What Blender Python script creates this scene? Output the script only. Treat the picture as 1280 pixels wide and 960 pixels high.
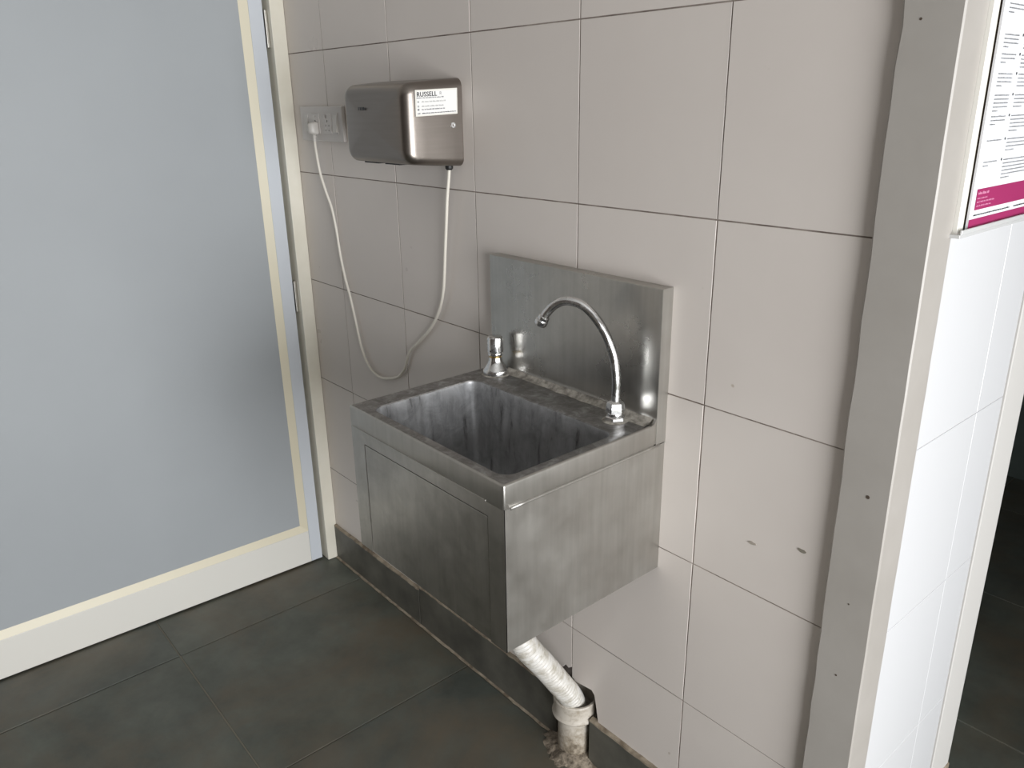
import bpy, bmesh, math, random
from mathutils import Vector, Matrix
random.seed(7)
for o in list(bpy.data.objects): bpy.data.objects.remove(o)
sc = bpy.context.scene
COL = sc.collection

# ---------------------------------------------------------------- camera
cam_d = bpy.data.cameras.new('camera'); cam = bpy.data.objects.new('camera', cam_d); COL.objects.link(cam)
cam_d.sensor_width = 36.0; cam_d.lens = 36.0 * 988.1 / 1280.0; cam_d.clip_start = 0.02
RX = Vector((0.65119889, 0.75876302, -0.01478775)); RD = Vector((0.24595595, -0.22944234, -0.94173345)); RF = Vector((-0.71794545, 0.60961864, -0.33603488))
m = Matrix((RX, -RD, -RF)).transposed().to_4x4(); m.translation = Vector((2.2256, -1.0333, 1.4081))
cam.matrix_world = m
sc.camera = cam

# ---------------------------------------------------------------- world, light, exposure
w = bpy.data.worlds.new('world'); sc.world = w; w.use_nodes = True
w.node_tree.nodes['Background'].inputs[0].default_value = (0.80, 0.88, 1.0, 1)
w.node_tree.nodes['Background'].inputs[1].default_value = 0.6
sc.view_settings.view_transform = 'Standard'; sc.view_settings.look = 'None'
sc.view_settings.gamma = 1.0; sc.view_settings.use_curve_mapping = False
sc.view_settings.exposure = 0.15
def area_light(name, loc, direction, sx, sy, power, col):
    d = bpy.data.lights.new(name, 'AREA'); d.shape = 'RECTANGLE'; d.size = sx; d.size_y = sy; d.energy = power; d.color = col
    o = bpy.data.objects.new(name, d); COL.objects.link(o); o.location = loc
    o.rotation_euler = Vector(direction).to_track_quat('-Z', 'Y').to_euler()
    return o
# daylight entering by the window in the far right wall of the room
area_light('window_daylight_offscreen', (4.095, -0.95, 0.96), (-1, 0, 0), 1.76, 1.66, 112, (0.97, 0.985, 1.0))

# ---------------------------------------------------------------- material helpers
def mat(name, col, rough=0.5, metal=0.0, spec=0.5, trans=0.0, emit=None, estr=0.0, ior=None):
    M = bpy.data.materials.new(name); M.use_nodes = True
    b = M.node_tree.nodes['Principled BSDF']
    b.inputs['Base Color'].default_value = (*col, 1); b.inputs['Roughness'].default_value = rough
    b.inputs['Metallic'].default_value = metal; b.inputs['Specular IOR Level'].default_value = spec
    b.inputs['Transmission Weight'].default_value = trans
    if ior: b.inputs['IOR'].default_value = ior
    if emit: b.inputs['Emission Color'].default_value = (*emit, 1); b.inputs['Emission Strength'].default_value = estr
    return M
def nd(M, t, **kw):
    n = M.node_tree.nodes.new(t)
    for k, v in kw.items():
        if k in n.inputs: n.inputs[k].default_value = v
        else: setattr(n, k, v)
    return n
def ln(M, a, b): M.node_tree.links.new(a, b)
def bsdf(M): return M.node_tree.nodes['Principled BSDF']
def noise(M, scale, detail=4, rough=0.6, stretch=None, coord='Object', dist=0.0):
    tc = nd(M, 'ShaderNodeTexCoord'); mp = nd(M, 'ShaderNodeMapping')
    if coord == 'World':
        g = nd(M, 'ShaderNodeNewGeometry'); ln(M, g.outputs['Position'], mp.inputs['Vector'])
    else: ln(M, tc.outputs[coord], mp.inputs['Vector'])
    if stretch: mp.inputs['Scale'].default_value = stretch
    n = nd(M, 'ShaderNodeTexNoise'); n.inputs['Scale'].default_value = scale; n.inputs['Detail'].default_value = detail
    n.inputs['Roughness'].default_value = rough; n.inputs['Distortion'].default_value = dist
    ln(M, mp.outputs[0], n.inputs['Vector'])
    return n.outputs['Fac']
def ramp(M, fac, stops):
    r = nd(M, 'ShaderNodeValToRGB'); e = r.color_ramp.elements
    while len(e) < len(stops): e.new(0.5)
    for k, (p, c) in enumerate(stops):
        e[k].position = p; e[k].color = (*c, 1) if len(c) == 3 else c
    ln(M, fac, r.inputs[0]); return r.outputs[0]
def mix(M, fac, a, b, mode='MIX'):
    n = nd(M, 'ShaderNodeMix', data_type='RGBA', blend_type=mode)
    for sock, v in ((n.inputs[0], fac), (n.inputs[6], a), (n.inputs[7], b)):
        if isinstance(v, (int, float)): sock.default_value = v
        elif isinstance(v, tuple): sock.default_value = (*v, 1)
        else: ln(M, v, sock)
    return n.outputs[2]
def bump(M, h, strength, dist=0.001):
    n = nd(M, 'ShaderNodeBump'); n.inputs['Strength'].default_value = strength; n.inputs['Distance'].default_value = dist
    ln(M, h, n.inputs['Height']); ln(M, n.outputs[0], bsdf(M).inputs['Normal'])
def setcol(M, c): ln(M, c, bsdf(M).inputs['Base Color'])
def setrough(M, c): ln(M, c, bsdf(M).inputs['Roughness'])
def g3(v): return (v, v, v)

# ---------------------------------------------------------------- materials
# glazed wall tile: warm light grey, satin, fine orange-peel relief
TILE = mat('glazed_wall_tile', (0.62, 0.585, 0.555), 0.32)
oi = nd(TILE, 'ShaderNodeObjectInfo')
c = ramp(TILE, noise(TILE, 3.0, 3, coord='World'), [(0.3, (0.67, 0.612, 0.568)), (0.7, (0.705, 0.648, 0.601))])
tint = ramp(TILE, oi.outputs['Random'], [(0.0, g3(0.965)), (1.0, g3(1.0))])
c = mix(TILE, 1.0, c, tint, 'MULTIPLY')
spots = ramp(TILE, noise(TILE, 26, 2, coord='World'), [(0.76, g3(1.0)), (0.80, (0.72, 0.68, 0.62))])
setcol(TILE, mix(TILE, 1.0, c, spots, 'MULTIPLY'))
setrough(TILE, ramp(TILE, noise(TILE, 6, 3, coord='World'), [(0.3, g3(0.27)), (0.7, g3(0.42))]))
bump(TILE, noise(TILE, 260, 2, coord='World'), 0.10, 0.001)
WTILE = mat('white_wall_tile', (0.655, 0.655, 0.662), 0.25)
bump(WTILE, noise(WTILE, 220, 2, coord='World'), 0.06, 0.001)
GROUT = mat('brown_grout', (0.20, 0.165, 0.14), 0.9)
setcol(GROUT, ramp(GROUT, noise(GROUT, 18, 4, coord='World'), [(0.35, (0.13, 0.10, 0.085)), (0.7, (0.38, 0.33, 0.29))]))
WGROUT = mat('pale_grout', (0.42, 0.42, 0.42), 0.9)
# kota floor stone
STONE = mat('kota_floor_stone', (0.10, 0.11, 0.09), 0.45)
oi = nd(STONE, 'ShaderNodeObjectInfo')
base = ramp(STONE, oi.outputs['Random'], [(0.0, (0.066, 0.080, 0.074)), (0.4, (0.095, 0.103, 0.085)), (0.7, (0.078, 0.089, 0.078)), (1.0, (0.115, 0.120, 0.096))])
mot = ramp(STONE, noise(STONE, 5.5, 6, 0.65, coord='World'), [(0.3, g3(0.62)), (0.72, g3(1.35))])
c = mix(STONE, 1.0, base, mot, 'MULTIPLY')
dirt = ramp(STONE, noise(STONE, 2.6, 6, 0.7, coord='World', dist=0.6), [(0.44, g3(0.05)), (0.70, g3(0.85))])
setcol(STONE, mix(STONE, dirt, c, (0.125, 0.098, 0.066)))
setrough(STONE, ramp(STONE, noise(STONE, 7, 4, coord='World'), [(0.3, g3(0.34)), (0.7, g3(0.58))]))
bump(STONE, noise(STONE, 40, 5, coord='World'), 0.18, 0.002)
SJOINT = mat('floor_joint_mortar', (0.22, 0.20, 0.155), 0.9)
SKIRT = mat('skirting_stone', (0.085, 0.085, 0.072), 0.45)
setcol(SKIRT, ramp(SKIRT, noise(SKIRT, 9, 5, coord='World'), [(0.3, (0.060, 0.058, 0.049)), (0.7, (0.135, 0.130, 0.108))]))
bump(SKIRT, noise(SKIRT, 60, 4, coord='World'), 0.2, 0.001)
CEMENT = mat('stained_cement', (0.36, 0.30, 0.22), 0.9)
setcol(CEMENT, ramp(CEMENT, noise(CEMENT, 30, 5, coord='World'), [(0.35, (0.15, 0.115, 0.08)), (0.65, (0.36, 0.305, 0.23))]))
bump(CEMENT, noise(CEMENT, 90, 4, coord='World'), 0.5, 0.003)
MORTAR = mat('rough_mortar', (0.22, 0.18, 0.13), 0.95)
setcol(MORTAR, ramp(MORTAR, noise(MORTAR, 60, 5, coord='World'), [(0.35, (0.09, 0.07, 0.05)), (0.65, (0.36, 0.30, 0.23))]))
bump(MORTAR, noise(MORTAR, 120, 4, coord='World'), 0.8, 0.004)
CAVITY = mat('raw_masonry', (0.26, 0.20, 0.15), 0.95)
# painted parts
STRIPM = mat('grey_enamel_paint', (0.40, 0.375, 0.345), 0.42)
setcol(STRIPM, ramp(STRIPM, noise(STRIPM, 5, 4, coord='World'), [(0.3, (0.35, 0.325, 0.295)), (0.7, (0.40, 0.375, 0.345))]))
bump(STRIPM, noise(STRIPM, 25, 4, coord='World'), 0.12, 0.002)
FARFR = mat('off_white_frame_paint', (0.62, 0.60, 0.57), 0.45)
CREAM = mat('cream_frame_paint', (0.66, 0.63, 0.52), 0.4)
setcol(CREAM, ramp(CREAM, noise(CREAM, 7, 4, coord='World'), [(0.3, (0.72, 0.68, 0.57)), (0.7, (0.80, 0.765, 0.665))]))
BEAD = mat('cream_bead', (0.72, 0.66, 0.50), 0.4)
RAILM = mat('rail_off_white', (0.74, 0.72, 0.665), 0.35)
STILEM = mat('bluish_white_laminate', (0.60, 0.63, 0.67), 0.4)
PANELM = mat('grey_blue_laminate', (0.36, 0.38, 0.395), 0.55)
setcol(PANELM, ramp(PANELM, noise(PANELM, 2.2, 3, coord='World'), [(0.3, (0.345, 0.365, 0.380)), (0.7, (0.365, 0.387, 0.402))]))
PAINT = mat('wall_paint', (0.46, 0.43, 0.40), 0.8)
DARKPAINT = mat('brown_wall_paint', (0.085, 0.070, 0.060), 0.7)
FARPAINT = mat('dark_green_paint', (0.10, 0.125, 0.115), 0.6)
CEILM = mat('ceiling_paint', (0.62, 0.61, 0.59), 0.9)
HINGE = mat('hinge_steel', (0.55, 0.53, 0.48), 0.35, 1.0)
# metals
def steel(name, lo, hi, r0, r1, stretch, stain=0.0, sc_=90):
    M = mat(name, hi, r0, 1.0)
    br = noise(M, sc_, 3, 0.6, stretch, 'World')
    c = ramp(M, br, [(0.25, lo), (0.75, hi)])
    if stain:
        st = ramp(M, noise(M, 16, 6, 0.7, coord='World', dist=0.4), [(0.42, g3(0.0)), (0.70, g3(stain))])
        c = mix(M, st, c, tuple(0.45 * x for x in lo))
    setcol(M, c)
    setrough(M, ramp(M, noise(M, 12, 5, 0.6, coord='World'), [(0.3, g3(r0)), (0.7, g3(r1))]))
    return M
STEEL = steel('brushed_steel', (0.43, 0.418, 0.39), (0.50, 0.487, 0.458), 0.36, 0.48, (1.0, 1.0, 0.06), 0.08)
STEELF = steel('stained_steel_front', (0.43, 0.418, 0.39), (0.50, 0.487, 0.458), 0.28, 0.42, (1.0, 1.0, 0.08), 0.35)
STEELB = steel('backsplash_steel', (0.43, 0.418, 0.39), (0.50, 0.487, 0.458), 0.24, 0.36, (1.0, 1.0, 0.05), 0.18)
DRYM = steel('satin_dryer_steel', (0.245, 0.218, 0.195), (0.268, 0.240, 0.216), 0.31, 0.36, (0.05, 0.05, 1.0), 0.0, 160)
CHROME = mat('chrome', (0.72, 0.72, 0.72), 0.10, 1.0)
setrough(CHROME, ramp(CHROME, noise(CHROME, 60, 4, coord='World'), [(0.35, g3(0.10)), (0.65, g3(0.34))]))
BRASS = mat('worn_brass', (0.62, 0.43, 0.16), 0.3, 1.0)
# limescale: dull deck and bowl with vertical runs
DECK = mat('scaled_deck_steel', (0.45, 0.44, 0.43), 0.4, 0.9)
sc1 = ramp(DECK, noise(DECK, 45, 6, 0.7, coord='World', dist=0.5), [(0.36, (0.22, 0.21, 0.20)), (0.54, (0.32, 0.31, 0.30)), (0.72, (0.52, 0.52, 0.52))])
setcol(DECK, sc1)
setrough(DECK, ramp(DECK, noise(DECK, 30, 5, coord='World'), [(0.3, g3(0.30)), (0.7, g3(0.6))]))
BOWL = mat('scaled_bowl_steel', (0.5, 0.5, 0.5), 0.4, 0.6)
run = noise(BOWL, 46, 6, 0.68, (1.0, 1.0, 0.16), 'World', 0.25)
bowl_c = ramp(BOWL, run, [(0.32, (0.20, 0.197, 0.195)), (0.42, (0.41, 0.41, 0.415)), (0.68, (0.53, 0.535, 0.545))])
blot = ramp(BOWL, noise(BOWL, 22, 6, 0.7, coord='World', dist=0.6), [(0.45, g3(1.0)), (0.66, g3(0.72))])
setcol(BOWL, mix(BOWL, 1.0, bowl_c, blot, 'MULTIPLY'))
setrough(BOWL, ramp(BOWL, run, [(0.35, g3(0.32)), (0.65, g3(0.50))]))
LIME = mat('limescale_sealant', (0.50, 0.46, 0.40), 0.85)
setcol(LIME, ramp(LIME, noise(LIME, 60, 5, coord='World'), [(0.36, (0.17, 0.155, 0.135)), (0.62, (0.44, 0.41, 0.36))]))
bump(LIME, noise(LIME, 200, 3, coord='World'), 0.6, 0.001)
# plastics and paper
WPLAST = mat('white_plastic', (0.64, 0.61, 0.57), 0.35)
PLATEM = mat('switch_plate_plastic', (0.60, 0.565, 0.535), 0.35)
CORDM = mat('cream_cord_sheath', (0.74, 0.70, 0.62), 0.45)
BLACKM = mat('black_rubber', (0.012, 0.012, 0.012), 0.5)
HOLEM = mat('painted_hole_dark', (0.045, 0.042, 0.04), 0.45, 0.6)  # near-black colour standing in for the shade inside a small hole
SPOTM = mat('dark_brown_spot', (0.07, 0.05, 0.035), 0.8)
HOSEM = mat('white_hose_plastic', (0.74, 0.72, 0.68), 0.4)
setcol(HOSEM, ramp(HOSEM, noise(HOSEM, 45, 5, coord='World'), [(0.35, (0.40, 0.37, 0.31)), (0.52, (0.60, 0.575, 0.53)), (0.8, (0.68, 0.67, 0.65))]))
PVCM = mat('grimy_pvc', (0.42, 0.38, 0.32), 0.5)
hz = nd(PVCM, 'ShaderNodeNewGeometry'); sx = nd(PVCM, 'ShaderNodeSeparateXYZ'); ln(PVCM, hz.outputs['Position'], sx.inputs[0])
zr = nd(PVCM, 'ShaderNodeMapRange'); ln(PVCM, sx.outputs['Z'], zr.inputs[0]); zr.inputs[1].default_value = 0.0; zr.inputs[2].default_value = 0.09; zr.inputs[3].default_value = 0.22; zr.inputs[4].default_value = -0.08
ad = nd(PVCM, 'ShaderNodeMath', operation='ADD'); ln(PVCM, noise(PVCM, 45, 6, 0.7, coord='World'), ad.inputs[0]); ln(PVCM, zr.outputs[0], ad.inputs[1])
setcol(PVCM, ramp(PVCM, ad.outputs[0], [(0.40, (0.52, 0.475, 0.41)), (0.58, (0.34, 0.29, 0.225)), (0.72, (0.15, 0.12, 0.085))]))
PAPER = mat('white_poster_paper', (0.80, 0.81, 0.83), 0.5)
STICK = mat('aged_sticker_paper', (0.74, 0.72, 0.66), 0.45)
STICKW = mat('sticker_white', (0.80, 0.79, 0.77), 0.45)
MAGENTA = mat('magenta_print', (0.33, 0.028, 0.115), 0.5)
PINKT = mat('pale_pink_print', (0.70, 0.26, 0.42), 0.5)
INK = mat('black_ink', (0.02, 0.02, 0.022), 0.5)
GREYINK = mat('grey_ink', (0.22, 0.22, 0.23), 0.5)
PALEINK = mat('pale_ink', (0.42, 0.42, 0.41), 0.5)
ACRYL = mat('clear_acrylic', (0.80, 0.80, 0.79), 0.2, trans=0.35, ior=1.45)
GLASS = mat('window_glass', (0.95, 0.97, 1.0), 0.02, trans=1.0, ior=1.45)

# ---------------------------------------------------------------- mesh helpers
def link(name, me, M, parent=None, smooth=False):
    o = bpy.data.objects.new(name, me); COL.objects.link(o)
    if M: me.materials.append(M) if not me.materials else None
    if smooth:
        for p in me.polygons: p.use_smooth = True
    if parent: o.parent = parent
    return o
def empty(name, loc=(0, 0, 0)):
    o = bpy.data.objects.new(name, None); COL.objects.link(o); o.location = loc; o.empty_display_size = 0.05
    bpy.context.view_layer.update(); return o
def tag(o, label, cat, kind=None, group=None):
    o['label'] = label; o['category'] = cat
    if kind: o['kind'] = kind
    if group: o['group'] = group
    return o
def put(o, parent):
    """parent keeping world coordinates (all geometry below is written in world coordinates)"""
    o.parent = parent
    o.matrix_parent_inverse = Matrix.Translation(parent.location).inverted()
    return o
def mesh(name, V, F, M, parent=None, smooth=False):
    me = bpy.data.meshes.new(name); me.from_pydata([tuple(v) for v in V], [], F); me.update()
    bm = bmesh.new(); bm.from_mesh(me); bmesh.ops.recalc_face_normals(bm, faces=bm.faces); bm.to_mesh(me); bm.free()
    o = link(name, me, M, None, smooth)
    if parent: put(o, parent)
    return o
def boxbm(bm, x0, x1, y0, y1, z0, z1, fn=None):
    vs = [bm.verts.new(fn((x, y, z)) if fn else (x, y, z)) for x in (x0, x1) for y in (y0, y1) for z in (z0, z1)]
    for f in ((0, 1, 3, 2), (4, 6, 7, 5), (0, 4, 5, 1), (2, 3, 7, 6), (0, 2, 6, 4), (1, 5, 7, 3)):
        bm.faces.new([vs[i] for i in f])
    return vs
def frombm(name, bm, M, parent=None, smooth=False, bev=0, seg=2):
    bmesh.ops.recalc_face_normals(bm, faces=bm.faces)
    if bev: bmesh.ops.bevel(bm, geom=bm.edges[:], offset=bev, segments=seg, affect='EDGES', profile=0.5, clamp_overlap=True)
    me = bpy.data.meshes.new(name); bm.to_mesh(me); bm.free()
    o = link(name, me, M, None, smooth)
    if parent: put(o, parent)
    return o
def box(name, x0, x1, y0, y1, z0, z1, M, parent=None, bev=0, seg=2, fn=None):
    bm = bmesh.new(); boxbm(bm, x0, x1, y0, y1, z0, z1)
    if bev: bmesh.ops.recalc_face_normals(bm, faces=bm.faces); bmesh.ops.bevel(bm, geom=bm.edges[:], offset=bev, segments=seg, affect='EDGES', profile=0.5, clamp_overlap=True)
    if fn:
        for v in bm.verts: v.co = fn(v.co)
    return frombm(name, bm, M, parent)
def boxes(name, L, M, parent=None, fn=None):
    bm = bmesh.new()
    for b in L: boxbm(bm, *b, fn=fn)
    return frombm(name, bm, M, parent)
def loft(name, loops, M, parent=None, cap0=False, cap1=False, smooth=True, closed=True):
    V = []; F = []; n = len(loops[0])
    for L in loops: V += [tuple(p) for p in L]
    for i in range(len(loops) - 1):
        for k in range(n if closed else n - 1):
            a = i * n + k; b = i * n + (k + 1) % n
            F.append((a, b, b + n, a + n))
    if cap0: F.append(tuple(range(n))[::-1])
    if cap1: F.append(tuple((len(loops) - 1) * n + k for k in range(n)))
    return mesh(name, V, F, M, parent, smooth)
def lathe(name, prof, c, M, parent=None, n=28, axis=(0, 0, 1), smooth=True, rot=0.0):
    A = Vector(axis).normalized(); U = A.orthogonal().normalized(); W = A.cross(U); c = Vector(c)
    loops = [[c + A * h + (U * math.cos(rot + 2 * math.pi * k / n) + W * math.sin(rot + 2 * math.pi * k / n)) * r for k in range(n)] for r, h in prof]
    o = loft(name, loops, M, parent, True, True, smooth)
    if smooth: autosm(o)
    return o
def autosm(o, ang=0.6):
    me = o.data
    bm = bmesh.new(); bm.from_mesh(me)
    for e in bm.edges:
        e.smooth = not (len(e.link_faces) == 2 and e.calc_face_angle(0) > ang)
    bm.to_mesh(me); bm.free()
def catmull(P, n=10):
    P = [Vector(p) for p in P]; Q = [P[0] * 2 - P[1]] + P + [P[-1] * 2 - P[-2]]; out = []
    for i in range(1, len(Q) - 2):
        a, b, c, d = Q[i - 1:i + 3]
        for k in range(n):
            t = k / n
            out.append(0.5 * ((2 * b) + (c - a) * t + (2 * a - 5 * b + 4 * c - d) * t * t + (3 * b - a - 3 * c + d) * t ** 3))
    out.append(P[-1]); return out
def tube(name, path, r, M, parent=None, n=14):
    """r: number or function of (fraction, arc length)"""
    T = []; s = 0; S = [0]
    for i in range(len(path)):
        T.append((path[min(i + 1, len(path) - 1)] - path[max(i - 1, 0)]).normalized())
        if i: s += (path[i] - path[i - 1]).length; S.append(s)
    U = T[0].orthogonal().normalized(); loops = []
    for i, p in enumerate(path):
        U = (U - T[i] * U.dot(T[i])).normalized(); W = T[i].cross(U)
        rr = r(S[i] / s, S[i]) if callable(r) else r
        loops.append([p + (U * math.cos(2 * math.pi * k / n) + W * math.sin(2 * math.pi * k / n)) * rr for k in range(n)])
    return loft(name, loops, M, parent, True, True)
def rrect(x0, x1, y0, y1, r, seg=8):
    out = []
    for cx, cy, a0 in ((x1 - r, y1 - r, 0), (x0 + r, y1 - r, 90), (x0 + r, y0 + r, 180), (x1 - r, y0 + r, 270)):
        for k in range(seg + 1):
            a = math.radians(a0 + 90 * k / seg); out.append((cx + r * math.cos(a), cy + r * math.sin(a)))
    return out
def text_mesh(name, body, size, M, parent, origin, ux, uy, bold=0.0, space=1.0, sx=1.0):
    cu = bpy.data.curves.new('txt', 'FONT'); cu.body = body; cu.size = size; cu.offset = bold; cu.space_character = space
    to = bpy.data.objects.new('txt', cu); COL.objects.link(to)
    dg = bpy.context.evaluated_depsgraph_get(); me0 = bpy.data.meshes.new_from_object(to.evaluated_get(dg))
    O = Vector(origin); ux = Vector(ux).normalized(); uy = Vector(uy).normalized()
    V = [O + ux * (v.co.x * sx) + uy * v.co.y for v in me0.vertices]; F = [tuple(p.vertices) for p in me0.polygons]
    bpy.data.objects.remove(to); bpy.data.curves.remove(cu); bpy.data.meshes.remove(me0)
    return mesh(name, V, F, M, parent)

# ================================================================ STRUCTURE
H = [1.841 - 0.30386 * j for j in range(-1, 7)]      # heights of the horizontal tile joints, top to bottom
WX0, WX1 = 0.112, 1.752                               # tiled part of the sink wall
def lean(p, k=0.008):                                 # the wall end stands slightly out of plumb
    return Vector((p[0] + k * (1.05 - p[2]), p[1], p[2]))

# --- sink wall: core with a broken-out cavity round the drain pipe
bm = bmesh.new(); T0 = 0.008
boxbm(bm, -0.10, 1.150, 0.0010, 0.44, 0, 2.7)
boxbm(bm, 1.290, 1.800, 0.0010, 0.44, 0, 2.7)
boxbm(bm, 1.150, 1.290, 0.0010, 0.44, 0.224, 2.7)
boxbm(bm, 1.150, 1.290, 0.13, 0.44, 0, 0.224)
wall = tag(frombm('wall_back', bm, GROUT), 'warm light grey square tiled wall behind the steel sink and hand dryer', 'wall', 'structure')
box('upper_plaster', -0.10, 1.80, 0.0, 0.012, H[0], 2.7, PAINT, wall)
box('cavity_lining', 1.150, 1.290, 0.120, 0.1305, 0.0, 0.224, CAVITY, wall)
xs = [WX0 - 0.02, 0.3, 0.6, 0.9, 1.2, 1.5, WX1]
G = 0.00115
share = {}
for r in range(len(H) - 1):
    zt, zb = H[r] - G, H[r + 1] + G
    if r == len(H) - 2: zb = 0.080
    for k in range(len(xs) - 1):
        x0, x1 = xs[k] + G * 1.15, xs[k + 1] - G * 1.15
        if r == len(H) - 2 and k in (3, 4):           # the two tiles knocked away round the pipe
            if k == 3: poly = [(x0, zb), (1.150, zb), (1.152, 0.158), (1.158, 0.186), (1.170, 0.199), (1.178, 0.213), (1.190, 0.209), (x1, 0.216), (x1, zt), (x0, zt)]
            else: poly = [(x0, zt), (x0, 0.190), (1.214, 0.186), (1.236, 0.189), (1.262, 0.193), (1.270, 0.185), (1.276, 0.160), (1.284, 0.116), (1.290, 0.098), (1.296, zb), (x1, zb), (x1, zt)]
            V = [(x, 0.0, z) for x, z in poly] + [(x, T0 + 0.001, z) for x, z in poly]; n = len(poly)
            mesh('tile', V, [tuple(range(n)), tuple(range(n, 2 * n))[::-1]] + [(i, (i + 1) % n, n + (i + 1) % n, n + i) for i in range(n)], TILE, wall)
            continue
        w_, h_ = round(x1 - x0, 4), round(zt - zb, 4)
        if (w_, h_) not in share:
            bm = bmesh.new(); boxbm(bm, -w_ / 2, w_ / 2, 0, T0 + 0.001, -h_ / 2, h_ / 2)
            bmesh.ops.recalc_face_normals(bm, faces=bm.faces)
            ed = [e for e in bm.edges if all(v.co.y < 0.001 for v in e.verts)]
            bmesh.ops.bevel(bm, geom=ed, offset=0.0004, segments=1, affect='EDGES', profile=0.5)
            me = bpy.data.meshes.new('tile'); bm.to_mesh(me); bm.free(); me.materials.append(TILE); share[(w_, h_)] = me
        o = bpy.data.objects.new('tile', share[(w_, h_)]); COL.objects.link(o); o.parent = wall
        o.location = ((x0 + x1) / 2, random.uniform(-0.0004, 0.0004), (zt + zb) / 2)
        o.rotation_euler = (random.uniform(-1, 1) * 0.0012, 0, random.uniform(-1, 1) * 0.0012)
def chip(name, cx, cz, w_, h_, M, y=-0.0009, parent=wall):
    n = 11; V = [(cx, y, cz)]
    for k in range(n):
        a = 2 * math.pi * k / n; q = random.uniform(0.6, 1.0)
        V.append((cx + math.cos(a) * w_ / 2 * q, y, cz + math.sin(a) * h_ / 2 * q))
    V += [(v[0], y + 0.0012, v[2]) for v in V[1:]]
    F = [(0, 1 + k, 1 + (k + 1) % n) for k in range(n)] + [(1 + k, 1 + (k + 1) % n, 1 + n + (k + 1) % n, 1 + n + k) for k in range(n)]
    return mesh(name, V, F, M, parent)
CHIPM = mat('cement_smear', (0.36, 0.32, 0.27), 0.9)
CHIPD = mat('dark_smear', (0.22, 0.20, 0.16), 0.9)
chip('cement_smear', 1.6129, 0.718, 0.022, 0.007, CHIPM); chip('cement_smear', 1.7006, 0.743, 0.020, 0.008, CHIPD)

# --- painted corner strip at the wall's end
zs = [i * 2.7 / 60 for i in range(61)]
SXL = 1.7490; SXR = 1.8230; SY = -0.016; SB = 0.046
loops = []
for z in zs:
    d = max(0, random.gauss(0, 0.0011)) + (0.0016 if random.random() < 0.16 else 0)
    xl = SXL + 0.006 * (1.05 - z) + d; xr = SXR + 0.008 * (1.05 - z) + random.uniform(-0.0003, 0.0003)
    loops.append([(xl, 0.009, z), (xl, SY + 0.0025, z), (xl + 0.0025, SY, z), (xr - 0.002, SY, z), (xr, SY + 0.002, z), (xr, SB, z), (xr - 0.06, SB, z)])
strip = loft('trim_1', loops, STRIPM, None, True, True, False)
tag(strip, 'dented grey painted strip casing the end of the tiled wall', 'trim', 'structure')
for x, z, r in ((1.794, 0.879, 0.0028), (1.7715, 1.492, 0.0016), (1.79, 0.70, 0.0012), (1.787, 0.57, 0.0016)):
    lathe('dark_spot', [(r, 0), (r, 0.0008)], (x, SY - 0.0004, z), SPOTM, strip, 10, (0, 1, 0), False)  # small flat dark brown discs on the strip face

# --- white tiled return of the wall, with frame at its far end
ret = tag(box('wall_right', 1.79, 1.8203, 0.046, 0.3690, 0, 2.7, WGROUT, None, fn=lean), 'bright white tiled return at the end of the sink wall', 'wall', 'structure')
ys = [0.0475, 0.262, 0.3705]
for r in range(len(H) - 1):
    zt, zb = H[r] + 0.010 - 0.0006, H[r + 1] + 0.010 + 0.0006
    if r == len(H) - 2: zb = 0.10
    for k in range(2):
        box('tile', 1.812, 1.8215, ys[k] + 0.0003, ys[k + 1] - 0.0003, zb, zt, WTILE, ret, 0.0006, 1, fn=lean)
box('tile', 1.812, 1.8215, ys[0], ys[2], H[0] + 0.0106, 2.7, WTILE, ret, 0.0006, 1, fn=lean)
box('skirting_stone', 1.80, 1.8245, 0.047, 0.372, 0.0, 0.108, SKIRT, ret, fn=lean)
fr2 = tag(box('trim_2', 1.775, 1.8235, 0.3765, 0.470, 0.105, 2.7, FARFR, None, 0.0015, fn=lean), 'off-white painted door frame post at the far edge of the white tiled return', 'door frame', 'structure')
bm = bmesh.new(); boxbm(bm, 1.775, 1.826, 0.374, 0.474, 0.0, 0.108, fn=lean)
put(frombm('broken_base', bm, CEMENT, None, False, 0.004), fr2)

# --- floor
fl = tag(box('floor', -0.1, 4.1, -3.0, 2.25, -0.06, -0.0035, SJOINT), 'dull greenish grey stone slab floor', 'floor', 'structure')
fx = [-0.10, 0.272, 0.826, 1.380, 1.934, 2.488, 3.04, 3.60, 4.1]
fy = [-3.0, -2.24, -1.685, -1.13, -0.576, -0.012, 0.40, 0.746, 1.35, 1.95, 2.25]
share = {}
for i in range(len(fx) - 1):
    for j in range(len(fy) - 1):
        w_, h_ = round(fx[i + 1] - fx[i] - 0.003, 3), round(fy[j + 1] - fy[j] - 0.003, 3)
        if (w_, h_) not in share:
            bm = bmesh.new(); boxbm(bm, -w_ / 2, w_ / 2, -h_ / 2, h_ / 2, -0.03, 0)
            bmesh.ops.recalc_face_normals(bm, faces=bm.faces)
            bmesh.ops.bevel(bm, geom=[e for e in bm.edges if all(v.co.z > -0.001 for v in e.verts)], offset=0.0015, segments=1, affect='EDGES')
            me = bpy.data.meshes.new('slab'); bm.to_mesh(me); bm.free(); me.materials.append(STONE); share[(w_, h_)] = me
        o = bpy.data.objects.new('slab', share[(w_, h_)]); COL.objects.link(o); o.parent = fl
        o.location = ((fx[i] + fx[i + 1]) / 2, (fy[j] + fy[j + 1]) / 2, random.uniform(-0.0012, 0))

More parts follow.
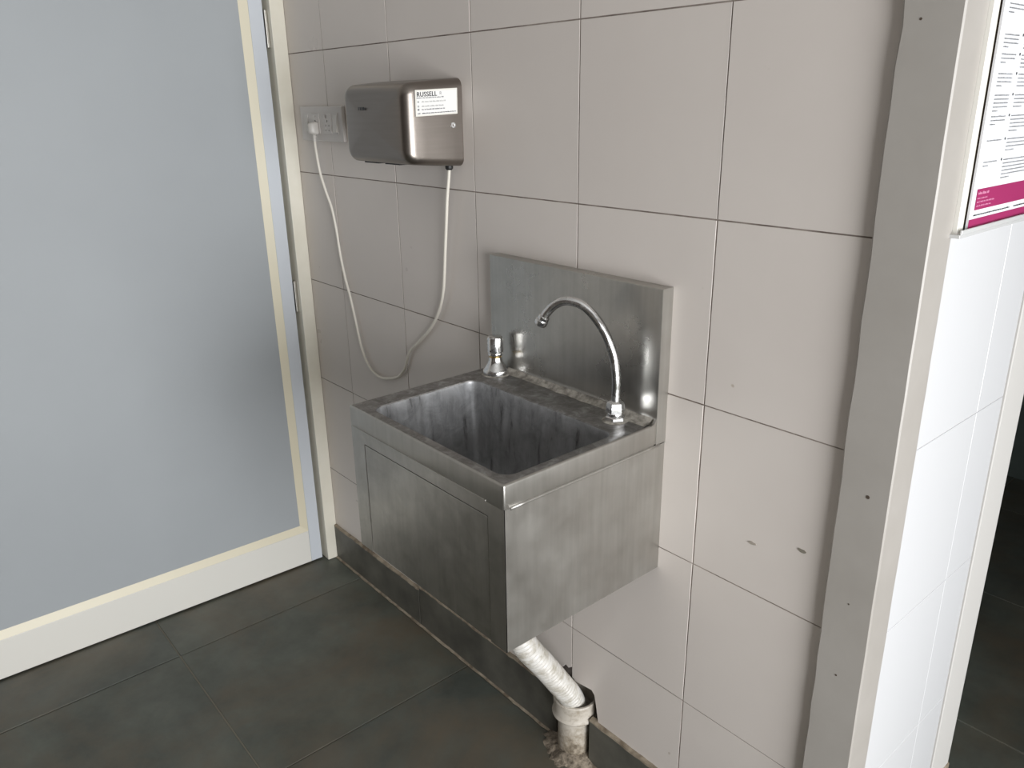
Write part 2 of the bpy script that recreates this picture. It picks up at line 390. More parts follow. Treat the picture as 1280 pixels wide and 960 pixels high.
# --- skirting under the tiled wall
sk = tag(empty('baseboard_back', (0.9, 0, 0)), 'low dark stone skirting along the foot of the sink wall', 'skirting', 'structure')
for x0, x1, h in ((0.113, 0.5975, 0.117), (0.6000, 1.1600, 0.128), (1.2640, 1.752, 0.116)):
    box('skirting_stone', x0, x1, -0.0085, 0.012, -0.002, h, SKIRT, sk, 0.0012, 1)
    bm = bmesh.new(); n = 40; pr = []
    for i in range(n + 1):
        x = x0 + (x1 - x0) * i / n; a = random.uniform(-0.0012, 0.0012)
        pr.append([(x, -0.0090 + a * 0.4, h - 0.002 + a), (x, -0.0080, h + 0.0018 + a), (x, 0.004, h + 0.005 + a * 0.5), (x, 0.004, h - 0.003)])
    bm.free(); loft('cement_bed', pr, CEMENT, sk, True, True, False)
pr = []
for i in range(61):
    x = 0.113 + (1.150 - 0.113) * i / 60; a = random.uniform(-0.0015, 0.0015)
    pr.append([(x, -0.0145 + a, 0.0006), (x, -0.0080, 0.0035 + a * 0.5), (x, -0.006, 0.0005)])
loft('floor_fillet', pr, CEMENT, sk, True, True, False)
pr = []
for i in range(31):
    x = 1.265 + (1.752 - 1.265) * i / 30; a = random.uniform(-0.0015, 0.0015)
    pr.append([(x, -0.0145 + a, 0.0006), (x, -0.0080, 0.0035 + a * 0.5), (x, -0.006, 0.0005)])
loft('floor_fillet', pr, CEMENT, sk, True, True, False)

# --- door and frame (plane turned 1.75 degrees from square to the sink wall)
D0 = Vector((0.090, 0.0, 0.0)); DH = Vector((-0.0305, -1, 0)).normalized(); DN = Vector((0.99954, -0.03049, 0))
def dxf(p):                                           # (distance along door, out of door face, height)
    return D0 + DH * p[0] + DN * p[1] + Vector((0, 0, p[2]))
def dbox(name, s0, s1, o0, o1, z0, z1, M, parent=None, bev=0):
    return box(name, s0, s1, o0, o1, z0, z1, M, parent, bev, 2, fn=dxf)
DW = 1.22
dfr = tag(empty('trim_3', (0.05, -0.02, 0)), 'cream painted frame of the grey-blue door beside the sink wall', 'door frame', 'structure')
dbox('jamb', 0.0, 0.039, -0.06, 0.022, 0.0, 2.10, CREAM, dfr, 0.0015)
dbox('rebate', 0.0, 0.049, -0.06, -0.042, 0.0, 2.08, CREAM, dfr)
dbox('jamb', DW + 0.01, DW + 0.05, -0.06, 0.022, 0.0, 2.10, CREAM, dfr, 0.0015)
dbox('head', 0.039, DW + 0.01, -0.06, 0.022, 2.065, 2.10, CREAM, dfr, 0.0015)
door = tag(empty('door_1', (0.06, -0.6, 0)), 'grey-blue panel door with cream beading and an off-white bottom rail', 'door', 'structure')
dbox('panel', 0.095, DW - 0.09, -0.030, -0.010, 0.10, 1.97, PANELM, door)
dbox('stile', 0.0495, 0.0870, -0.038, 0.0, 0.005, 2.06, STILEM, door, 0.001)
dbox('stile', DW - 0.08, DW, -0.038, 0.0, 0.005, 2.06, STILEM, door, 0.001)
dbox('bottom_rail', 0.0874, DW - 0.0804, -0.038, 0.0, 0.005, 0.1165, RAILM, door, 0.0008)
dbox('top_rail', 0.0874, DW - 0.0804, -0.038, 0.0, 1.96, 2.06, RAILM, door, 0.001)
def bead(name, pts):
    V = [dxf(p) for p in pts]
    return mesh(name, V, [(0, 1, 2), (3, 5, 4), (0, 3, 4, 1), (1, 4, 5, 2), (2, 5, 3, 0)], BEAD, door)
bead('bead', [(0.0874, -0.0005, 0.1168), (0.0874, -0.0102, 0.1168), (0.1100, -0.0098, 0.1168), (0.0874, -0.0005, 1.96), (0.0874, -0.0102, 1.96), (0.1100, -0.0098, 1.96)])
bead('bead', [(0.0874, -0.0004, 0.1168), (0.0874, -0.0102, 0.1168), (0.1100, -0.0097, 0.1390), (DW - 0.08, -0.0004, 0.1168), (DW - 0.08, -0.0102, 0.1168), (DW - 0.08, -0.0097, 0.1390)])
for z in (1.552, 0.835):
    hb = bmesh.new(); boxbm(hb, 0.0400, 0.0470, -0.012, 0.0035, z, z + 0.092, fn=dxf)
    frombm('hinge', hb, HINGE, door, False, 0.0012)
wl = tag(boxes('wall_left', [(-0.10, 0.02, -3.0, -1.265, 0, 2.7), (-0.10, 0.06, -1.265, -0.0, 2.11, 2.7)], PAINT), 'painted wall holding the grey-blue door', 'wall', 'structure')
dbox('wall_backing', -0.0, DW + 0.06, -0.085, -0.062, 0.0, 2.11, PAINT, wl)

# --- the rest of the room (outside the photograph; lights and reflects)
tag(box('ceiling', -0.1, 4.1, -3.0, 2.25, 2.7, 2.75, CEILM), 'plain pale ceiling of the wash area', 'ceiling', 'structure')
tag(box('wall_front', -0.1, 4.1, -3.05, -2.9995, -0.06, 2.7, DARKPAINT), 'brown painted wall facing the sink', 'wall', 'structure')
tag(box('wall_far', -0.1, 4.1, 2.2495, 2.30, -0.06, 2.7, FARPAINT), 'dark wall at the end of the room beyond the frame', 'wall', 'structure')
tag(box('wall_side', -0.15, -0.0995, 0.44, 2.25, -0.06, 2.7, PAINT), 'painted side wall of the room beyond', 'wall', 'structure')
WY0, WY1, WZ0, WZ1 = -1.88, -0.02, 0.08, 1.84       # tall glazed opening
tag(boxes('wall_window_side', [(4.1, 4.15, -3.0, WY0, 0, 2.7), (4.1, 4.15, WY1, 2.25, 0, 2.7), (4.1, 4.15, WY0, WY1, 0, WZ0), (4.1, 4.15, WY0, WY1, WZ1, 2.7)], PAINT), 'painted wall with the tall window that lights the sink', 'wall', 'structure')
win = tag(empty('window_1', (4.12, -0.95, WZ0)), 'white framed tall two-pane window lighting the wash area', 'window', 'structure')
boxes('window_frame', [(4.10, 4.15, WY0, WY0 + 0.05, WZ0, WZ1), (4.10, 4.15, WY1 - 0.05, WY1, WZ0, WZ1), (4.10, 4.15, -0.975, -0.925, WZ0, WZ1), (4.10, 4.15, WY0, WY1, WZ0, WZ0 + 0.05), (4.10, 4.15, WY0, WY1, WZ1 - 0.05, WZ1)], FARFR, win)
for y0, y1 in ((WY0 + 0.05, -0.975), (-0.925, WY1 - 0.05)): box('pane', 4.122, 4.128, y0, y1, WZ0 + 0.05, WZ1 - 0.05, GLASS, win)
tag(boxes('wall_partition', [(2.78, 4.1, 0.40, 0.47, 0, 2.7), (1.85, 2.78, 0.40, 0.47, 2.15, 2.7)], PAINT), 'painted partition beside the doorway', 'wall', 'structure')
# ================================================================ SINK
X0, X1, YF, ZT, ZB = 0.975, 1.424, -0.3726, 0.879, 0.583
sink = tag(empty('wash_basin', (1.2, -0.186, ZB)), 'wall-mounted box-shaped stainless steel wash basin with tall backsplash and scaled bowl', 'sink')
t = 0.0015
box('side_panel', X0 + 0.0008, X0 + 0.0023, -0.3716, 0.0, ZB, 0.8375, STEEL, sink)
box('side_panel', X1 - 0.0023, X1 - 0.0008, -0.3716, 0.0, ZB, 0.8375, STEEL, sink)
boxes('front_frame', [(X0 + 0.0008, 1.0185, YF + 0.0008, YF + 0.0028, ZB, 0.8375), (1.3845, X1 - 0.0008, YF + 0.0008, YF + 0.0028, ZB, 0.8375), (1.0185, 1.3845, YF + 0.0008, YF + 0.0028, 0.8135, 0.8375)], STEELF, sink)
box('access_panel', 1.0205, 1.3828, YF + 0.0016, YF + 0.004, ZB + 0.001, 0.8112, STEELF, sink, 0.0008)
# deck with rolled edges: loops from bowl rim outward and down the apron
BX0, BX1, BY0, BY1, BR = 1.0190, 1.4020, -0.3500, -0.1080, 0.024
def lp(x0, x1, y0, y1, r, z): return [(x, y, z) for x, y in rrect(x0, x1, y0, y1, r)]
D = []
D.append(lp(BX0 - 0.0005, BX1 + 0.0005, BY0 - 0.0005, BY1 + 0.0005, BR, ZT - 0.0030))
D.append(lp(BX0 - 0.0012, BX1 + 0.0012, BY0 - 0.0012, BY1 + 0.0012, BR, ZT - 0.0008))
D.append(lp(BX0 - 0.0030, BX1 + 0.0030, BY0 - 0.0030, BY1 + 0.0030, BR, ZT))
D.append(lp(X0 + 0.0035, X1 - 0.0035, YF + 0.0035, -0.028, 0.004, ZT))
deck = loft('deck', D, DECK, sink); autosm(deck)
A = []
for k in range(6):
    a = math.radians(90 * k / 5); q = 0.0035 * (1 - math.sin(a)); A.append(lp(X0 + q, X1 - q, YF + q, -0.028, 0.004 , ZT - 0.0035 * (1 - math.cos(a))))
A.append(lp(X0, X1, YF, -0.028, 0.004, 0.8385)); A.append(lp(X0 + 0.0012, X1 - 0.0012, YF + 0.0012, -0.028, 0.004, 0.8360))
ap = loft('apron', A, STEEL, sink); autosm(ap)
# bowl
B = []
for ins, z, r_ in ((-0.0005, ZT - 0.0030, BR), (0.0005, ZT - 0.008, BR), (0.0015, ZT - 0.030, 0.015), (0.004, 0.80, 0.012), (0.008, 0.705, 0.012)): B.append(lp(BX0 + ins, BX1 - ins, BY0 + ins, BY1 - ins, r_, z))
for k in range(1, 7):
    a = math.radians(90 * k / 6); ins = 0.008 + 0.03 * (1 - math.cos(a)); B.append(lp(BX0 + ins, BX1 - ins, BY0 + ins, BY1 - ins, 0.012, 0.705 - 0.03 * math.sin(a)))
B.append(lp(1.17, 1.25, -0.27, -0.19, 0.039, 0.668)); B.append(lp(1.19, 1.23, -0.25, -0.21, 0.0195, 0.667))
bowl = loft('bowl', B, BOWL, sink, False, True); autosm(bowl, 0.9)
lathe('drain_strainer', [(0.001, 0.0035), (0.012, 0.003), (0.030, 0.0025), (0.033, 0.0)], (1.21, -0.23, 0.667), CHROME, bowl)
lathe('waste_outlet', [(0.030, 0.0), (0.030, -0.05), (0.026, -0.055), (0.026, -0.10)], (1.222, -0.226, 0.666), HOSEM, sink)
# backsplash with rounded root, one folded section run along the wall
prof = [(0.0, 0.842), (0.0, 1.1165), (-0.0235, 1.1165), (-0.0248, 1.1160), (-0.0255, 1.1148), (-0.0255, 0.895)]
for k in range(1, 8):
    a = math.radians(90 * k / 8); prof.append((-0.0255 - 0.014 * (1 - math.cos(a)), 0.893 - 0.014 * math.sin(a)))
prof += [(-0.0395, 0.8795), (-0.0395, 0.842)]
NX = 24
bl = []
for i in range(NX + 1):
    x = X0 + 0.0002 + (X1 - X0 - 0.0004) * i / NX
    bl.append([(x, y - (0.0009 * math.sin(i / NX * math.pi * 2.3) * (1 if -0.03 < y < -0.02 else 0)), z) for y, z in prof])
bs = loft('backsplash', bl, STEELB, sink, True, True); autosm(bs, 0.5)
box('backsplash_return', X1 - 0.0006, X1 + 0.0004, -0.0258, 0.0, 0.84, 1.1167, STEEL, sink)
# limescale band where deck meets backsplash
pr = []
for i in range(61):
    x = X0 + 0.005 + (X1 - X0 - 0.012) * i / 60; wv = 0.0010 + 0.0022 * (0.5 + 0.5 * math.sin(i * 0.7)) + random.uniform(-0.001, 0.001)
    if i > 47: wv += 0.010 * min(1, (i - 47) / 5)
    if i < 12: wv += 0.008 * (1 - i / 12)
    pr.append([(x, -0.0285, 0.8888), (x, -0.0325, 0.8845), (x, -0.0385, 0.8812), (x, -0.0395 - wv, 0.8794)])
loft('limescale', pr, LIME, sink, smooth=True, closed=False)
for (x0, x1, y0, y1) in ((X1 - 0.0002, X1 + 0.0012, -0.3600, -0.0150),):
    tube('fold_bead', [Vector((X1 - 0.0004, y0 + (y1 - y0) * k / 12, 0.8375)) for k in range(13)], 0.0030, STEEL, sink, 12)
box('fold_bead', 0.985, 1.3815, YF - 0.0008, YF + 0.0008, 0.8372, 0.8398, STEELF, sink, 0.0005)

# ================================================================ TAP with curved spout
tb = Vector((1.3620, -0.0640, ZT)); ah = math.radians(208); TH = Vector((math.cos(ah), math.sin(ah), 0))
tap = tag(empty('swan_neck_tap', tb), 'chrome swan-neck tap curving over the steel basin', 'tap')
def tp(s, z): return Vector((tb.x, tb.y, 0)) + TH * s + Vector((0, 0, z))
sp = [(0, 0.900), (0, 0.925), (0, 0.955), (0.0045, 0.990), (0.012, 1.014), (0.025, 1.041), (0.046, 1.068), (0.067, 1.083), (0.092, 1.0865), (0.112, 1.078), (0.126, 1.0635), (0.134, 1.0505)]
path = catmull([tp(s, z) for s, z in sp], 8)
tube('spout', path, 0.0078, CHROME, tap, 18)
ax = (path[-1] - path[-4]).normalized()
lathe('aerator', [(0.0080, -0.007), (0.0104, -0.006), (0.0106, -0.001), (0.0094, 0.001), (0.0116, 0.002), (0.0116, 0.009), (0.0100, 0.0115), (0.004, 0.0118)], path[-1], CHROME, tap, 22, ax)
lathe('base_nut', [(0.0182, 0.0), (0.0182, 0.008), (0.0165, 0.0095)], tb + Vector((0, 0, 0.0)), CHROME, tap, 6, smooth=False, rot=0.3)
lathe('collar', [(0.0135, 0.009), (0.0140, 0.010), (0.0140, 0.014), (0.0128, 0.0165)], tb, CHROME, tap)
lathe('gland_nut', [(0.0168, 0.0160), (0.0168, 0.0240), (0.0152, 0.0335), (0.0095, 0.0370)], tb, CHROME, tap, 6, smooth=False, rot=0.1)
lathe('limescale_ring', [(0.0235, 0.0003), (0.0200, 0.0018), (0.0165, 0.0022)], tb, LIME, tap, 20)

# ================================================================ PUSH VALVE
pb = Vector((1.0235, -0.0560, ZT))
pv = tag(empty('push_tap', pb), 'short chrome push-button valve with flared base on the basin deck', 'push valve')
lathe('limescale_ring', [(0.0300, 0.0003), (0.0275, 0.0018), (0.0265, 0.002)], pb, LIME, pv, 24)
lathe('flared_base', [(0.0262, 0.0005), (0.0268, 0.004), (0.0262, 0.0095), (0.0235, 0.0135), (0.0200, 0.0190), (0.0162, 0.0250), (0.0140, 0.0310), (0.0132, 0.0370)], pb, CHROME, pv, 32)
lathe('brass_collar', [(0.0128, 0.036), (0.0128, 0.0415)], pb, BRASS, pv)
lathe('flange', [(0.0132, 0.0410), (0.0153, 0.0415), (0.0157, 0.0430), (0.0157, 0.0460), (0.0150, 0.0475)], pb, CHROME, pv)
lathe('push_button', [(0.0152, 0.0470), (0.0166, 0.0490), (0.0168, 0.0740), (0.0160, 0.0785), (0.0130, 0.0810), (0.0060, 0.0822), (0.001, 0.0824)], pb, CHROME, pv, 32)
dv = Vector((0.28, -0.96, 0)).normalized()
lathe('dark_hole_disc', [(0.0019, 0.0158), (0.0019, 0.0174)], pb + Vector((0, 0, 0.0525)), HOLEM, pv, 10, dv)  # solid dark disc painted as the shaded screw hole, no recess cut
# ================================================================ HAND DRYER
DX0, DX1, DZ0, DZ1, DY = 0.606, 0.866, 1.2835, 1.4560, -0.146
dry = tag(empty('hand_dryer', ((DX0 + DX1) / 2, 0, DZ0)), 'compact brushed steel electric hand dryer on the tiled wall above the cord', 'hand dryer')
def dsec(y, ins, tz0, tz1, tx0, tx1, r):
    return [(x, y, z) for x, z in rrect(DX0 + tx0 + ins, DX1 - tx1 - ins, DZ0 + tz0 + ins, DZ1 - tz1 - ins, max(r - ins * 0.5, 0.004), 8)]
L = []
def tap_(f): return (0.010 * f, 0.012 * f, 0.010 * f, 0.008 * f)
for y in (0.0, -0.004, -0.03, -0.06, -0.09, -0.112):
    f = -y / 0.14; a, b, c_, d = tap_(f ** 1.3); L.append(dsec(y, 0.0, a, b, c_, d, 0.017))
for k in range(1, 10):
    a_ = math.radians(82 * k / 9); y = -0.112 - 0.024 * math.sin(a_); ins = 0.024 * (1 - math.cos(a_))
    a, b, c_, d = tap_((-y / 0.14) ** 1.3); L.append(dsec(y, ins, a, b, c_, d, 0.020))
y = -0.136; last = L[-1]; cx = sum(p[0] for p in last) / len(last); cz = sum(p[2] for p in last) / len(last)
for q in (0.9, 0.75, 0.55, 0.3, 0.05):
    yy = last[0][1] - 0.0085 * (1 - q * q)
    L.append([(cx + (p[0] - cx) * q, yy, cz + (p[2] - cz) * q) for p in last])
body = loft('casing', L, DRYM, dry, True, True); autosm(body, 1.0)
# air outlet grille tucked under the front
boxes('air_outlet', [(0.655, 0.712, -0.112, -0.084, DZ0 + 0.0050, DZ0 + 0.016), (0.738, 0.795, -0.112, -0.084, DZ0 + 0.0050, DZ0 + 0.016)], BLACKM, dry)
lathe('cable_gland', [(0.0085, 0.004), (0.0085, -0.004), (0.006, -0.0075)], (0.8400, -0.0200, DZ0 - 0.0002), BLACKM, dry, 16)
# right face frame: u runs from front to back along the face, v up
def fx_(y): f = (-y / 0.14) ** 1.3; return DX1 - 0.008 * f
SA = Vector((fx_(-0.106) + 0.0007, -0.111, 1.4325)); SBK = Vector((fx_(-0.013) + 0.0007, -0.013, 1.4365))
U = (SBK - SA).normalized(); Vv = Vector((0, 0.02, 1)).normalized(); N = U.cross(Vv).normalized(); N = N if N.x > 0 else -N
O = SA + N * 0.0010
def q4(name, u0, u1, v0, v1, M, parent, h=0.0002):
    P = [O + U * u + Vv * v + N * h for u, v in ((u0, v0), (u1, v0), (u1, v1), (u0, v1))]
    return mesh(name, P, [(0, 1, 2, 3)], M, parent)
stk = None
V = [O + U * u + Vv * v + N * h for h in (-0.0012, 0.0001) for u, v in ((0.0, -0.049), (0.0985, -0.049), (0.0985, 0.0), (0.0, 0.0))]
stk = mesh('sticker', V, [(0, 1, 2, 3), (4, 5, 6, 7), (0, 1, 5, 4), (1, 2, 6, 5), (2, 3, 7, 6), (3, 0, 4, 7)], STICK, dry)
stk['label'] = 'pale sticker with bold black lettering'
q4('sticker_print_area', 0.0025, 0.096, -0.0462, -0.0030, STICKW, stk, 0.0003)
for k_, (du, dv_) in enumerate(((0, 0), (0.00035, 0), (0.0007, 0), (0.00035, 0.0003))):   # bold face: overstruck strokes
    text_mesh('lettering', 'RUSSELL', 0.0122, INK, stk, O + U * (0.0030 + du) - Vv * (0.0126 - dv_) + N * (0.0006 + 0.00002 * k_), U, Vv, 0.0, 1.08, 0.97)
text_mesh('lettering', 'R', 0.0085, GREYINK, stk, O + U * 0.0560 - Vv * 0.0108 + N * 0.0006, U, Vv, 0.0, 1.0, 1.1)
def words(parent, M, u0, u1, v, h, fr, name='print_line', fill=0.8):
    """one row of unreadably small lettering as little word-long dashes"""
    bm = bmesh.new(); u = u0
    while u < u1 - h * 0.6:
        L_ = min(random.uniform(1.2, 4.5) * h, u1 - u)
        k = u
        while k < u + L_:
            c_ = min(h * 0.5, u + L_ - k); hh = h * random.uniform(0.6, 1.0)
            bm.faces.new([bm.verts.new(fr(a, b)) for a, b in ((k, v), (k + c_, v), (k + c_, v + hh), (k, v + hh))]); k += h * 0.62
        u += L_ + h * (0.45 + 0.5 * (1 - fill))
    return frombm(name, bm, M, parent)
fs = lambda u, v: O + U * u + Vv * v + N * 0.0006
words(stk, GREYINK, 0.003, 0.066, -0.0160, 0.0022, fs)
for v, M, u1 in ((-0.0235, PALEINK, 0.070), (-0.0318, PALEINK, 0.067), (-0.0378, GREYINK, 0.068)):
    words(stk, M, 0.014, u1, v, 0.0027, fs)
    q4('print_icon', 0.0045, 0.0085, v - 0.0005, v + 0.0031, M, stk, 0.0006)
words(stk, GREYINK, 0.0045, 0.0105, -0.0450, 0.0030, fs); words(stk, INK, 0.0140, 0.0945, -0.0446, 0.0020, fs)
kc = Vector((fx_(-0.0245) + 0.0004, -0.0245, 1.3655))
lock = lathe('key_lock', [(0.0058, -0.002), (0.0058, 0.0010), (0.0052, 0.0016), (0.0038, 0.0016), (0.0036, 0.0008), (0.0019, 0.0008), (0.0018, -0.0020)], kc, CHROME, dry, 20, (1, -0.06, 0))
lathe('keyhole', [(0.0017, -0.0021), (0.0017, -0.0017)], kc, CHROME, lock, 10, (1, -0.06, 0))
# faint dark maker's mark on the front, too small to read
bm = bmesh.new()
for u, w_, h in ((0.0, 0.0035, 0.0060), (0.0065, 0.0045, 0.0060), (0.0135, 0.0045, 0.0062), (0.0195, 0.0045, 0.0062), (0.0255, 0.003, 0.0050)):
    P = [(0.698 + u, 0, 1.3965), (0.698 + u + w_, 0, 1.3965), (0.698 + u + w_, 0, 1.3965 + h), (0.698 + u, 0, 1.3965 + h)]
    bm.faces.new([bm.verts.new((p[0], -0.1438, p[2])) for p in P])
mark = frombm('maker_mark', bm, INK, dry)

# ================================================================ SOCKET PANEL
sp_ = tag(empty('socket_panel', (0.27, 0, 1.318)), 'grey-white switch and socket panel on tiles beside the hand dryer', 'socket panel')
box('plate', 0.163, 0.3865, -0.0095, 0.0, 1.319, 1.405, PLATEM, sp_, 0.0025)
boxes('inner_plate', [(0.188, 0.366, -0.0112, -0.009, 1.336, 1.389)], PLATEM, sp_)
def rocker(x, lit):
    V = [(x, -0.0165, 1.342), (x + 0.019, -0.0165, 1.342), (x + 0.019, -0.0120, 1.384), (x, -0.0120, 1.384), (x, -0.0105, 1.342), (x + 0.019, -0.0105, 1.342), (x + 0.019, -0.0105, 1.384), (x, -0.0105, 1.384)]
    mesh('rocker_switch', V, [(0, 1, 2, 3), (4, 5, 6, 7), (0, 1, 5, 4), (1, 2, 6, 5), (2, 3, 7, 6), (3, 0, 4, 7)], WPLAST, sp_)
rocker(0.190, 0); rocker(0.345, 0)
HOLES = []
def socket(x, extra):
    b = box('socket', x - 0.021, x + 0.021, -0.0128, -0.0105, 1.338, 1.387, PLATEM, sp_, 0.0008)
    for dx, z, r in [(0.0, 1.3690, 0.0032), (-0.0085, 1.3580, 0.0028), (0.0085, 1.3580, 0.0028), (-0.0080, 1.3470, 0.0023), (0.0080, 1.3470, 0.0023)] + extra:
        HOLES.append((x + dx, z, r))
        n = 14; ring_ = lambda y: [(x + dx + r * math.cos(2 * math.pi * k / n), y, z + r * math.sin(2 * math.pi * k / n)) for k in range(n)]
        loft('socket_hole', [ring_(-0.0124), ring_(-0.0006)], PLATEM, b, False, True, True)     # open sleeve sunk into the plate
    return b
socks = [socket(0.2500, [(0.0, 1.3800, 0.0022)]), socket(0.3130, [(-0.0065, 1.3800, 0.0052)])]
bm = bmesh.new()
for hx, hz_, hr in HOLES:
    bmesh.ops.create_cone(bm, cap_ends=True, segments=14, radius1=hr, radius2=hr, depth=0.03, matrix=Matrix.Translation((hx, -0.0154, hz_)) @ Matrix.Rotation(math.pi / 2, 4, 'X'))
cutter = frombm('cutter', bm, None)
for o in list(sp_.children):
    if o.name.split('.')[0] in ('plate', 'inner_plate', 'socket'):
        md = o.modifiers.new('cut', 'BOOLEAN'); md.object = cutter; md.operation = 'DIFFERENCE'; md.solver = 'EXACT'
        bpy.context.view_layer.update()
        me = bpy.data.meshes.new_from_object(o.evaluated_get(bpy.context.evaluated_depsgraph_get()))
        o.modifiers.clear(); o.data = me
bpy.data.objects.remove(cutter)

# ================================================================ CORD AND PLUG
crd = tag(empty('power_cord', (0.256, -0.012, 1.33)), 'cream power cord with plug looping from socket panel to hand dryer', 'power cord')
PX = 0.2560
P = [rrect(PX - w_, PX + w_, 1.3530 - h, 1.3530 + h * 0.8, r, 5) for w_, h, r in ((0.0115, 0.0165, 0.005), (0.0125, 0.0180, 0.006), (0.0105, 0.0165, 0.006), (0.0080, 0.0140, 0.006), (0.0045, 0.0105, 0.004))]
loft('plug', [[(x, y, z) for x, z in q] for q, y in zip(P, (-0.0125, -0.018, -0.028, -0.034, -0.037))], WPLAST, crd, True, True)
lathe('strain_relief', [(0.0050, 0.0), (0.0050, 0.004), (0.0040, 0.0055), (0.0050, 0.007), (0.0050, 0.011), (0.0040, 0.0125), (0.0048, 0.014), (0.0042, 0.020)], (PX, -0.022, 1.3390), WPLAST, crd, 14, (0, 0, -1))
cp = [(0.2560, -0.022, 1.324), (0.2570, -0.022, 1.300), (0.2600, -0.018, 1.243), (0.2740, -0.013, 1.192), (0.2900, -0.009, 1.150), (0.3030, -0.008, 1.095), (0.3140, -0.008, 1.025), (0.3300, -0.008, 0.965), (0.3480, -0.008, 0.918), (0.3650, -0.008, 0.860), (0.3830, -0.008, 0.795), (0.4020, -0.008, 0.756), (0.4260, -0.008, 0.733), (0.4520, -0.008, 0.7225), (0.4790, -0.008, 0.7200), (0.5100, -0.008, 0.7255), (0.5400, -0.008, 0.7345), (0.5660, -0.008, 0.7450), (0.5890, -0.008, 0.7640), (0.6030, -0.008, 0.7820), (0.6120, -0.008, 0.8020), (0.6230, -0.008, 0.8210), (0.6360, -0.008, 0.8350), (0.6660, -0.008, 0.8580), (0.6960, -0.008, 0.8820), (0.7280, -0.009, 0.9100), (0.7530, -0.010, 0.9380), (0.7730, -0.011, 0.9700), (0.7880, -0.012, 1.0080), (0.7980, -0.014, 1.0500), (0.8070, -0.016, 1.1000), (0.8180, -0.018, 1.1600), (0.8280, -0.020, 1.2150), (0.8360, -0.020, 1.2550), (0.8400, -0.020, 1.2800)]
tube('cable', catmull(cp, 6), 0.0036, CORDM, crd, 10)

# ================================================================ DRAIN HOSE AND PIPE
hs = tag(empty('drain_hose', (1.222, 0.0, 0.12)), 'white corrugated drain hose sloping from under the basin into floor pipe', 'hose')
hp = [Vector(p) for p in ((1.222, -0.226, 0.585), (1.2225, -0.222, 0.540), (1.2240, -0.200, 0.460), (1.2265, -0.160, 0.373), (1.2260, -0.110, 0.298), (1.2245, -0.065, 0.228), (1.2200, -0.028, 0.172), (1.2140, -0.006, 0.130), (1.2110, 0.000, 0.100))]
hp = catmull(hp, 56)
tube('hose', hp, lambda f, s: 0.0272 - (0.0050 if f < 0.80 else 0.0030) * (1 - abs(math.sin(math.pi * s / 0.0105))) ** 1.5, HOSEM, hs, 24)
PC = Vector((1.2110, 0.0005, 0.0))
pp = tag(empty('drain_pipe', PC), 'grimy grey-beige plastic drain pipe with socket collar in the broken skirting gap', 'drain pipe')
ring = lambda r, z: (r, z)
lathe('pipe', [(0.0385, -0.03), (0.0385, 0.108), (0.0345, 0.108), (0.0345, 0.05)], PC, PVCM, pp, 36)
lathe('collar', [(0.0400, 0.098), (0.0470, 0.100), (0.0510, 0.1035), (0.0520, 0.107), (0.0500, 0.1115), (0.0485, 0.1150), (0.0490, 0.1420), (0.0500, 0.1470), (0.0485, 0.1500), (0.0445, 0.1500), (0.0440, 0.1100), (0.036, 0.106)], PC, PVCM, pp, 40)
# rough mortar heaped round the foot
V = []; F = []; n = 40
for i in range(n):
    a = math.radians(150 + 260 * i / (n - 1)); e = random.uniform(0.8, 1.25)
    for r, z in ((0.036, 0.012 * e), (0.044, 0.013 * e), (0.052 + 0.008 * random.random(), 0.0095 * e), (0.062 + 0.014 * random.random(), 0.003), (0.070 + 0.018 * random.random(), -0.001)):
        rr = r * (1.0 if math.sin(a) < 0.1 else 0.85)
        V.append(PC + Vector((math.cos(a) * rr, math.sin(a) * rr * (0.85), z)))
for i in range(n - 1):
    for k in range(4): F.append((i * 5 + k, i * 5 + k + 1, i * 5 + 6 + k, i * 5 + 5 + k))
mesh('mortar', V, F, MORTAR, pp, True)

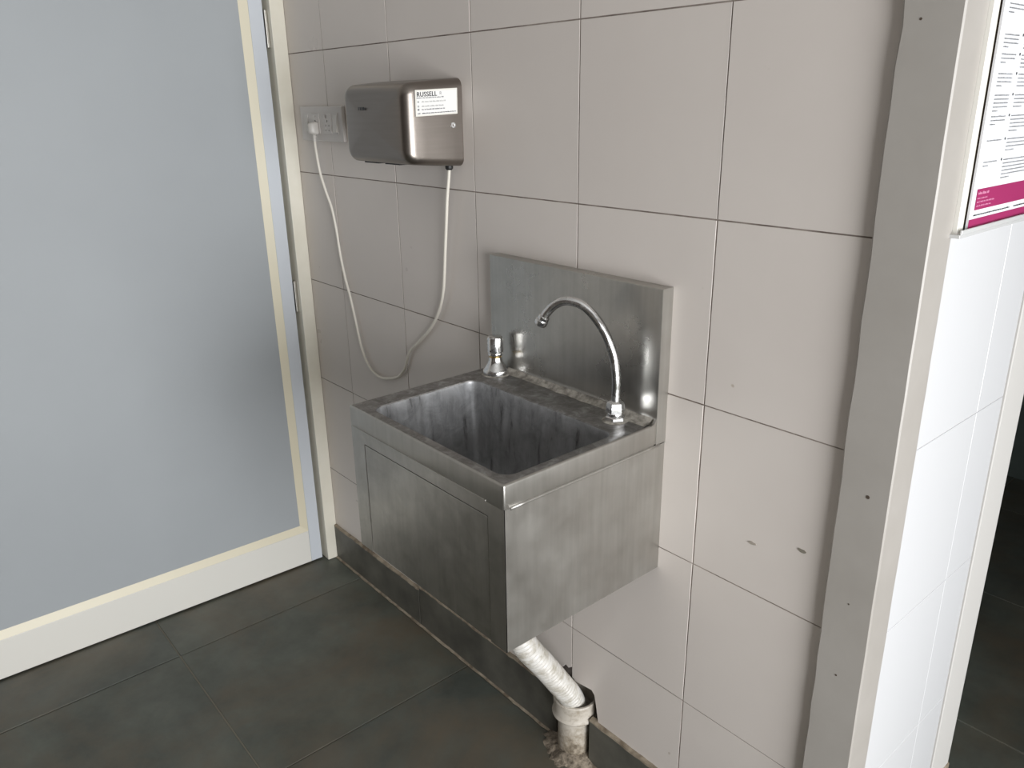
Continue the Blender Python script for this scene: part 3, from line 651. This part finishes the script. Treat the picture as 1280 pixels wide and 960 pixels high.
# ================================================================ POSTER AND HOLDER
PXX = 1.8300
def pf(y, z, h=0.0): return lean((PXX + h, y, z))
hold = tag(empty('poster_holder', (1.824, 0.21, 1.236)), 'clear acrylic poster rack with a small lip on the white tiled return', 'poster holder')
def pbox(name, h0, h1, y0, y1, z0, z1, M, parent, bev=0.0): return box(name, PXX + h0, PXX + h1, y0, y1, z0, z1, M, parent, bev, 1, fn=lean)
pbox('back_sheet', -0.0085, -0.0060, 0.060, 0.368, 1.250, 1.690, mat('brown_backing_board', (0.26, 0.21, 0.16), 0.8), hold)
pbox('lip', -0.0085, 0.0055, 0.040, 0.372, 1.2375, 1.2420, ACRYL, hold, 0.0006)
pbox('lip_front', 0.0035, 0.0060, 0.044, 0.372, 1.2415, 1.2475, ACRYL, hold, 0.0006)
pbox('side_rail', -0.0085, -0.0010, 0.0466, 0.0635, 1.2415, 1.690, RAILM, hold, 0.0006)
pos = tag(empty('poster', (1.830, 0.22, 1.245)), 'white printed notice with magenta bands standing in the acrylic rack', 'poster')
pbox('sheet', -0.0028, 0.0, 0.0745, 0.366, 1.2428, 1.685, PAPER, pos)
def pq(name, y0, y1, z0, z1, M, h=0.0004): return mesh(name, [pf(y0, z0, h), pf(y1, z0, h), pf(y1, z1, h), pf(y0, z1, h)], [(0, 1, 2, 3)], M, pos)
blk = pq('magenta_block', 0.0865, 0.352, 1.2680, 1.2945, MAGENTA)
pq('magenta_band', 0.0747, 0.3655, 1.2430, 1.2570, MAGENTA)
fp = lambda y, z: pf(y, z, 0.0008)
words(blk, PINKT, 0.0900, 0.1250, 1.2875, 0.0038, fp, 'heading', 1.0)
for z, y1 in ((1.2818, 0.122), (1.2772, 0.147), (1.2722, 0.138)): words(blk, PINKT, 0.0895, y1, z, 0.0021, fp)
words(pos, INK, 0.0860, 0.2100, 1.2605, 0.0022, fp); words(pos, INK, 0.224, 0.35, 1.2605, 0.0022, fp)
for z, nl, nr in ((1.4763, 4, 4), (1.4543, 3, 4), (1.4320, 4, 4), (1.4073, 5, 4), (1.3822, 3, 5), (1.3535, 1, 4), (1.3275, 2, 6), (1.5100, 3, 4), (1.5450, 4, 5), (1.5800, 3, 5), (1.6150, 4, 4)):
    for k in range(nl): words(pos, GREYINK, 0.0895, 0.136 if k < nl - 1 or nl == 1 else 0.106, z - 0.0011 - k * 0.0046, 0.0019, fp)
    pq('bullet', 0.1475, 0.1500, z - 0.001, z + 0.0022, INK, 0.0008)
    for k in range(nr): words(pos, GREYINK, 0.1560, 0.345 if k < nr - 1 else 0.185, z - 0.0011 - k * 0.0046, 0.0019, fp)
